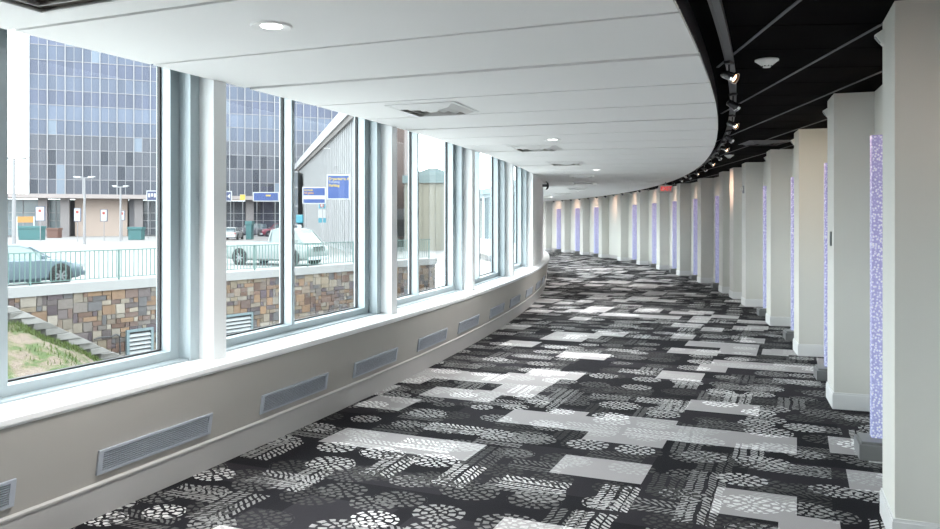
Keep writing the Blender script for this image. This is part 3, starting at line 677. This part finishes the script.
    MB().box((.47 * L, -hw * .85, .30), (.512 * L, hw * .85, .46)).build('bumper', GREYP if kind != 'sedan' else paint, t, bevel=.03)
    MB().box((-.512 * L, -hw * .85, .32), (-.47 * L, hw * .85, .5)).box((-.515 * L, -.26, .56), (-.5 * L, .26, .68)).build('rear_bumper', GREYP, t, bevel=.02)
    return t
GZ = -.64
tw = SW(1.546 - 1.38, 2.05, GZ)
car('sedan', tw, WROT, (.22, .30, .36), 'blue-grey sedan parked behind the railing at the far left', 'car', glass=CGL2)
car('pickup_truck', (-9.75, 38.9, GZ), radians(-22), (.50, .56, .55), 'pale pickup truck behind the railing, its cab and grille on the right', 'truck', 'pickup', 5.0, glass=CGL2)
car('sedan.001', (-27.6, 89.5, GZ), radians(95), (.70, .69, .68), 'distant white car seen from behind in the lot', 'car', L=4.4)
car('sedan.002', (-26.3, 106, GZ), radians(200), (.35, .05, .09), 'distant dark red car near the tower columns', 'car', 'suv')
car('sedan.003', (-30.6, 107.5, GZ), radians(190), (.06, .06, .09), 'distant dark car beside the red one', 'car', 'suv')

# ---- tower
TX, TY = -60.1, 105.0; tux, tuy = .929, .371
def TP(a, b, z): return Vector((TX + tux * a - tuy * b, TY + tuy * a + tux * b, z))        # a along the front, b behind
def ta(x):                                                        # position along the front seen at image column x
    kk = (x - PX) / F; return (kk * TY - TX) / (tux - kk * tuy)
TROT = atan2(tuy, tux)
tt = empty('tower', (TX, TY, GZ), TROT, label='tall blue-grey glass office tower beyond the road', cat='building')
TWG = attr_mat('tower_glass', .35, noise=.12, nscale=.3, spec=.35)
random.seed(21); mb = MB(); TL = 45 * 1.09; z0 = 5.2; mb.cc = (.10, .11, .14)
mb.box((0, .15, z0 - GZ), (TL, 28, 46))
rows = [(z0 - GZ) + 2.05 * k for k in range(20)]
for r_, z in enumerate(rows):
    rowc = random.choice([(.17, .20, .31), (.14, .165, .26), (.19, .23, .34), (.155, .19, .28)]) if r_ > 3 else random.choice([(.11, .12, .16), (.14, .15, .19)])
    if r_ == 5: rowc = (.20, .245, .35)
    for c in range(45):
        f = random.uniform(.85, 1.15); col = tuple(x * f for x in rowc)
        if random.random() < .035: col = (.30, .37, .47)
        if r_ < 3 and random.random() < .3: col = (.05, .06, .09)
        mb.cc = col; mb.box((c * 1.09 + .02, 0.02, z + .04), ((c + 1) * 1.09 - .02, .14, z + 2.03))
mb.build('glass_panes', TWG, tt)
mb = MB(); TM = omat('tower_mullion', (.55, .55, .58), .5)
for c in range(23): mb.box((c * 2.18 - .06, -.16, z0 - GZ), (c * 2.18 + .06, .1, 46))
for c in range(46): mb.box((c * 1.09 - .03, -.03, z0 - GZ), (c * 1.09 + .03, .1, 46))
mb.build('upright_fins', TM, tt)
mb = MB()
for z in rows: mb.box((0, -.04, z - .05), (TL, .1, z + .05))
mb.build('floor_lines', omat('tower_floor_line', (.42, .41, .44), .5), tt)
# podium
PINK = omat('podium_stone', (.86, .68, .58), .7, var=.05, scale=.5); COLM = omat('podium_column', (.42, .38, .38), .7)
MB().box((-14, -3.0, 4.6 - GZ), (TL + 4, 3, 5.15 - GZ)).build('podium_slab', omat('slab_edge', (.60, .52, .50), .7), tt)
MB().box((ta(75), .0, 0), (ta(127.5), 3, 4.6 - GZ)).build('podium_wall', PINK, tt)
MB().box((-14, 6, 0), (TL, 6.5, 4.6 - GZ)).build('recess_wall', omat('recess_grey', (.24, .24, .26), .7), tt)
for a in (ta(44), ta(66), ta(139), ta(249), ta(180), ta(315)):
    MB().box((a - .55, -1.4, 0), (a + .55, -.3, 4.6 - GZ)).build('column', COLM, tt)
MB().box((ta(129), .5, 0), (ta(139), 6, 4.6 - GZ)).build('stair_wall', omat('stair_wall', (.42, .41, .44), .7), tt)
def storefront(x0, x1, zt, m1):
    a0, a1 = ta(x0), ta(x1); b = MB().box((a0, 1.2, .2), (a1, 1.25, zt)); b.build('storefront_glass', m1, tt)
    g = MB(); n_ = max(2, int((a1 - a0) / 1.5))
    for q in range(n_ + 1): xx = a0 + (a1 - a0) * q / n_; g.box((xx - .06, 1.1, 0), (xx + .06, 1.3, zt))
    for zz in (.1, 1.1, 2.2, 3.3, zt): g.box((a0, 1.1, zz - .05), (a1, 1.3, zz + .05))
    g.build('storefront_frame', TM, tt)
SG1 = omat('shop_glass', (.36, .46, .50), .2, var=.3, scale=.6); SG2 = omat('shop_glass_dark', (.13, .14, .18), .2, var=.35, scale=.8)
storefront(3, 40, 5.1, SG1); storefront(48, 62, 5.1, SG1); storefront(140, 160, 5.1, SG2); storefront(222, 247, 5.1, SG2); storefront(252, 300, 5.1, SG2)
# ---- signs
POSTM = omat('post_grey', (.50, .50, .52), .6)
BLUE = omat('sign_blue', (.02, .09, .38), .5, var=.08); SWH = omat('sign_white', (.80, .82, .82), .5); YEL = omat('sign_yellow', (.85, .62, .08), .5); ORA = omat('sign_orange', (.75, .36, .08), .5); CYN = omat('sign_cyan', (.06, .45, .60), .5); REDS = omat('sign_red', (.6, .08, .07), .5); TEAL = omat('teal_paint', (.08, .26, .27), .7); NAVY = omat('sign_navy', (.04, .06, .20), .5)
def px3(x, y, Yd): return Vector(((x - PX) / F * Yd, Yd, EYE - (y - Y0) * Yd / F))
def board(name, x0, y0, x1, y1, Yd, label, posts=True, face=BLUE, cat='sign', fr=.07):
    a, b = px3(x0, y1, Yd), px3(x1, y0, Yd); c = (a + b) / 2; wd, ht = b.x - a.x, b.z - a.z
    t = empty(name, (c.x, c.y, GZ), 0, label=label, cat=cat); zc = c.z - GZ
    MB().box((-wd / 2, -.05, zc - ht / 2), (wd / 2, .05, zc + ht / 2)).build('frame', SWH, t, bevel=.01)
    MB().box((-wd / 2 + fr, -.06, zc - ht / 2 + fr), (wd / 2 - fr, -.05, zc + ht / 2 - fr)).build('face', face, t)
    if posts:
        pp = (-wd * .35, wd * .35) if wd > 1.2 else (0,)
        for q in pp: MB().cyl((q, .02, 0), .03 if Yd < 60 else .04, zc - ht / 2, 10).build('post', POSTM, t)
    return t, wd, ht, zc
t, wd, ht, zc = board('sign', 327, 174.5, 350, 199.5, 47, 'large blue sign with yellow words, right of the smaller blue one')
text('Departures A', .225, YEL, t, (-wd / 2 + .11, -.065, zc + ht * .32), align='LEFT', bold=.006); text('Ticketing', .18, omat('sign_pale', (.7, .75, .8), .5), t, (-wd / 2 + .11, -.065, zc + ht * .20), align='LEFT'); text('Parking', .225, YEL, t, (-wd / 2 + .11, -.065, zc + ht * .06), align='LEFT', bold=.006)
t, wd, ht, zc = board('sign', 302.5, 187, 326, 204, 49, 'smaller blue sign with a white band, left of the tall blue one')
MB().box((-wd / 2 + .08, -.07, zc - ht * .22), (wd / 2 - .02, -.06, zc + .0)).build('white_band', SWH, t)
text('Arrivals', .18, YEL, t, (-wd / 2 + .11, -.065, zc + ht * .32), align='LEFT', bold=.004); text('All gates', .18, ORA, t, (-wd / 2 + .11, -.065, zc + ht * .15), align='LEFT', bold=.004)
t, wd, ht, zc = board('sign', 253, 192, 279, 201.5, 96, 'long blue sign on the edge of the tower podium', posts=True, fr=.12)
MB().box((.0, -.09, zc + .05), (.6, -.06, zc + .25)).build('yellow_mark', YEL, t)
t, wd, ht, zc = board('sign', 146.5, 190.5, 157.5, 201, 96, 'dark blue sign with pale symbols beside the window frame', posts=True, face=NAVY, fr=.12)
for q in range(3): MB().box((-.45 + q * .36, -.09, zc - .2 + .1 * (q % 2)), (-.2 + q * .36, -.06, zc + .3)).build('symbol', SWH, t)
t, wd, ht, zc = board('sign', 222, 191, 232, 201.5, 96, 'dark sign with a white arrow cut by the sill pier', posts=True, face=NAVY, fr=.12)
MB().add([(.05, -.09, zc), (.4, -.09, zc + .3), (.4, -.09, zc - .3), (.05, -.07, zc), (.4, -.07, zc + .3), (.4, -.07, zc - .3)], [(0, 1, 2), (3, 5, 4), (0, 3, 4, 1), (1, 4, 5, 2), (2, 5, 3, 0)]).build('arrow', SWH, t)
t, *_ = board('sign', 240, 194.5, 245.5, 200.5, 95, 'small yellow square sign on the podium edge', posts=True, face=YEL, fr=.02)
for k, (x0, y0, x1, y1, Yd) in enumerate([(36, 207, 44.5, 220.5, 80), (74.5, 208.5, 80.5, 221, 80), (101, 210, 107, 221, 84), (120, 211, 124.5, 220, 88)]):
    t, wd, ht, zc = board('sign', x0, y0, x1, y1, Yd, 'white notice on a post with blue edge, %s from the left' % NUM[k], face=SWH)
    MB().box((-wd / 2 - .05, -.04, zc - ht / 2 - .05), (wd / 2 + .05, .04, zc + ht / 2 + .05)).build('blue_edge', NAVY, t)
    MB().cyl((0, -.08, zc + ht * .22), .16, .02, 16, axis='y').build('symbol', REDS, t)
t, wd, ht, zc = board('sign', 318.5, 202, 326, 209, 54, 'no-entry sign with red ring and cyan plates on a post', face=CYN, fr=.03)
MB().cyl((0, -.085, zc), .15, .02, 20, axis='y').build('red_ring', REDS, t); MB().cyl((0, -.095, zc), .09, .02, 20, axis='y').build('ring_middle', SWH, t)
MB().box((-wd / 2, -.05, zc - .85), (wd / 2, .03, zc - .3)).build('white_plate', SWH, t); MB().box((-wd / 2, -.05, zc - 1.2), (wd / 2, .03, zc - .88)).build('cyan_plate', CYN, t)
t = empty('phone_box', (px3(299.5, 213, 50).x, 50, GZ), label='small blue rounded box on a dark post by the wall', cat='phone box')
MB().box((-.2, -.15, 2.05), (.24, .15, 2.6)).build('hood', CYN, t, bevel=.08); MB().box((-.12, -.08, 0), (.12, .08, 1.95)).build('post', GREYP, t)
# ---- street lamps
def lamp(x, ytop, Yd, arm, label, wdt=.12):
    p = px3(x, ytop, Yd); t = empty('street_lamp', (p.x, Yd, GZ), 0, label=label, cat='street lamp'); h = p.z - GZ
    MB().cyl((0, 0, 0), wdt, h, 12, r2=wdt * .7).build('pole', POSTM, t, smooth=True)
    MB().box((-arm, -.05, h - .05), (arm, .05, h + .05)).build('arm', POSTM, t)
    for sg in (-1, 1): MB().hexa([(sg * arm * .45, -.2, h - .02), (sg * arm * 1.15, -.14, h + .08), (sg * arm * 1.15, .14, h + .08), (sg * arm * .45, .2, h - .02), (sg * arm * .45, -.15, h + .16), (sg * arm * 1.15, -.1, h + .16), (sg * arm * 1.15, .1, h + .16), (sg * arm * .45, .15, h + .16)]).build('lamp_head', SWH, t)
lamp(14, 159, 62, 1.0, 'tall pale street lamp against the white sky at far left', .16)
lamp(84.5, 178, 72, .85, 'double-headed street lamp in front of the tower, left one'); lamp(120.5, 187, 82, .75, 'double-headed street lamp in front of the tower, right one')
# planters and barriers
def hedge_box(x0, y0, x1, y1, Yd, label, m, nm='planter', cat='planter'):
    a, b = px3(x0, y1, Yd), px3(x1, y0, Yd); t = empty(nm, ((a.x + b.x) / 2, Yd, GZ), 0, label=label, cat=cat); wd = b.x - a.x; h = b.z - GZ
    MB().box((-wd / 2, -.5, 0), (wd / 2, .5, h * .8)).build('box', m, t, bevel=.05)
    MB().box((-wd / 2 - .08, -.58, h * .8), (wd / 2 + .08, .58, h)).build('rim', m, t, bevel=.03)
hedge_box(21, 226, 43, 235, 88, 'long teal planter at the roadside, far left', TEAL); hedge_box(130, 227, 143, 237, 88, 'short teal planter near the podium recess', TEAL); hedge_box(247, 221, 252.5, 238, 90, 'tall teal bin in front of the podium column', TEAL, 'bin', 'bin'); hedge_box(49, 228, 60, 233, 98, 'low brown planter under the shop windows', omat('brown_box', (.25, .12, .09), .7))
a, b = px3(17, 222.5, 92), px3(34, 216.5, 92)
t = empty('banner', ((a.x + b.x) / 2, 92, GZ), 0, label='orange banner hung in front of the left shop glass', cat='banner'); wd = b.x - a.x
MB().box((-wd / 2, -.03, a.z - GZ), (wd / 2, .03, b.z - GZ)).build('cloth', ORA, t)
for q in (-wd / 2, wd / 2): MB().cyl((q, 0, 0), .05, b.z - GZ, 8).build('post', ALU, t)
# road lines
rl = MB()
for o_, w_ in ((0, .25), (6, .2), (15, .35)):
    a = Vector((-46 - o_ * .3, 62 + o_, GZ + .005)); b = Vector((-20, 86 + o_ * .8, GZ + .005)); d = (b - a).normalized(); nn_ = Vector((-d.y, d.x, 0)) * w_
    rl.add([a - nn_, b - nn_, b + nn_, a + nn_], [(0, 1, 2, 3)])
struct(rl.build('trim_9', omat('road_line', (.36, .22, .17), .9)), 'faded reddish line marks across the road', 'road marking')

# ---- terminal hall with sloping-looking roof edge
hd = Vector((-.2786, .9604, 0)); HR = atan2(hd.y, hd.x); HX, HY = -7.32, 50.0
t = empty('terminal_hall', (HX, HY, GZ), HR, label='white panelled hall with a deep roof edge right of the tower', cat='building')
HL = 64.5; HZ = 8.6
HM = omat('hall_panel', (.55, .56, .57), .6, var=.04, scale=.2)
MB().box((0, -2.4, 0), (HL, 0, HZ + .8)).build('hall_wall', HM, t)
g = MB()
for q in range(int(HL / 1.3)): g.box((q * 1.3, 0, .3), (q * 1.3 + .14, .1, HZ + .5))
g.build('panel_ribs', omat('hall_rib', (.75, .76, .77), .6), t)
MB().hexa([(0, -2.5, HZ + .75), (HL + .6, -2.5, HZ + .75), (HL + .6, .4, HZ + .75), (0, .4, HZ + .75), (0, -2.5, HZ + 1.9), (HL + .6, -2.5, HZ + 1.9), (HL + .6, .2, HZ + 1.8), (0, .2, HZ + 1.8)]).build('roof_edge', omat('hall_roof', (.85, .86, .87), .5), t)
MB().box((0, .0, HZ + .35), (HL + .4, .25, HZ + .75)).build('soffit', omat('hall_soffit', (.30, .27, .25), .7), t)
t = empty('link_building', (-21.9, 95, GZ), 0, label='dark glazed link between the tower and the white hall', cat='building')
MB().box((-.65, 0, 0), (.65, 3, 8.2)).build('wall', omat('link_glass', (.12, .15, .18), .3), t)
g = MB()
for z in (1.6, 3.9, 6.2, 8.1): g.box((-.68, -.1, z), (.68, 0, z + .2))
g.build('bands', TM, t)
# ---- brown block and pale yellow building by the corridor bend
a0, a1 = px3(389, 200, 64).x, px3(404.5, 200, 64).x
t = empty('brick_block', ((a0 + a1) / 2, 64, GZ), 0, label='tall brown block seen beside the sill pier', cat='building'); wd = a1 - a0
BRN = omat('brown_brick', (.25, .18, .16), .85, var=.12, scale=1.5)
MB().box((-wd / 2, 0, 3.2), (wd / 2, 8, 16)).build('wall', BRN, t); MB().box((-wd / 2, 0, 0), (wd / 2, 8, .9)).build('plinth', BRN, t)
MB().box((-wd / 2, .6, .9), (wd / 2, 8, 2.3)).build('dark_band', omat('dark_band', (.12, .13, .14), .6), t); MB().box((-wd / 2, -.1, 2.3), (wd / 2, 8, 3.2)).build('grey_band', omat('grey_band', (.36, .38, .40), .6), t)
t = empty('yellow_building', (px3(432, 0, 57).x, 57, GZ), 0, label='pale yellow panelled building with a teal parapet', cat='building')
CREAM = omat('cream_panel', (.50, .47, .37), .7, var=.04, scale=.5)
MB().box((-2.05, 0, 0), (2.1, 7, 5.0)).build('wall', CREAM, t)
g = MB()
for q in range(10): g.box((-2.05 + q * .46, -.03, .2), (-2.02 + q * .46, 0, 5.0))
g.build('panel_seams', omat('seam', (.38, .36, .30), .7), t)
MB().hexa([(-2.2, -.2, 5.0), (2.2, -.2, 5.0), (2.2, 7, 5.0), (-2.2, 7, 5.0), (-2.2, -.2, 5.55), (2.2, -.2, 5.65), (2.2, 7, 5.65), (-2.2, 7, 5.55)]).hexa([(-2.2, 1.5, 5.5), (2.2, 1.5, 5.5), (2.2, 3.2, 5.5), (-2.2, 3.2, 5.5), (-.3, 1.6, 6.2), (.3, 1.6, 6.2), (.3, 3.1, 6.2), (-.3, 3.1, 6.2)]).build('parapet', omat('teal_parapet', (.30, .40, .40), .6), t)
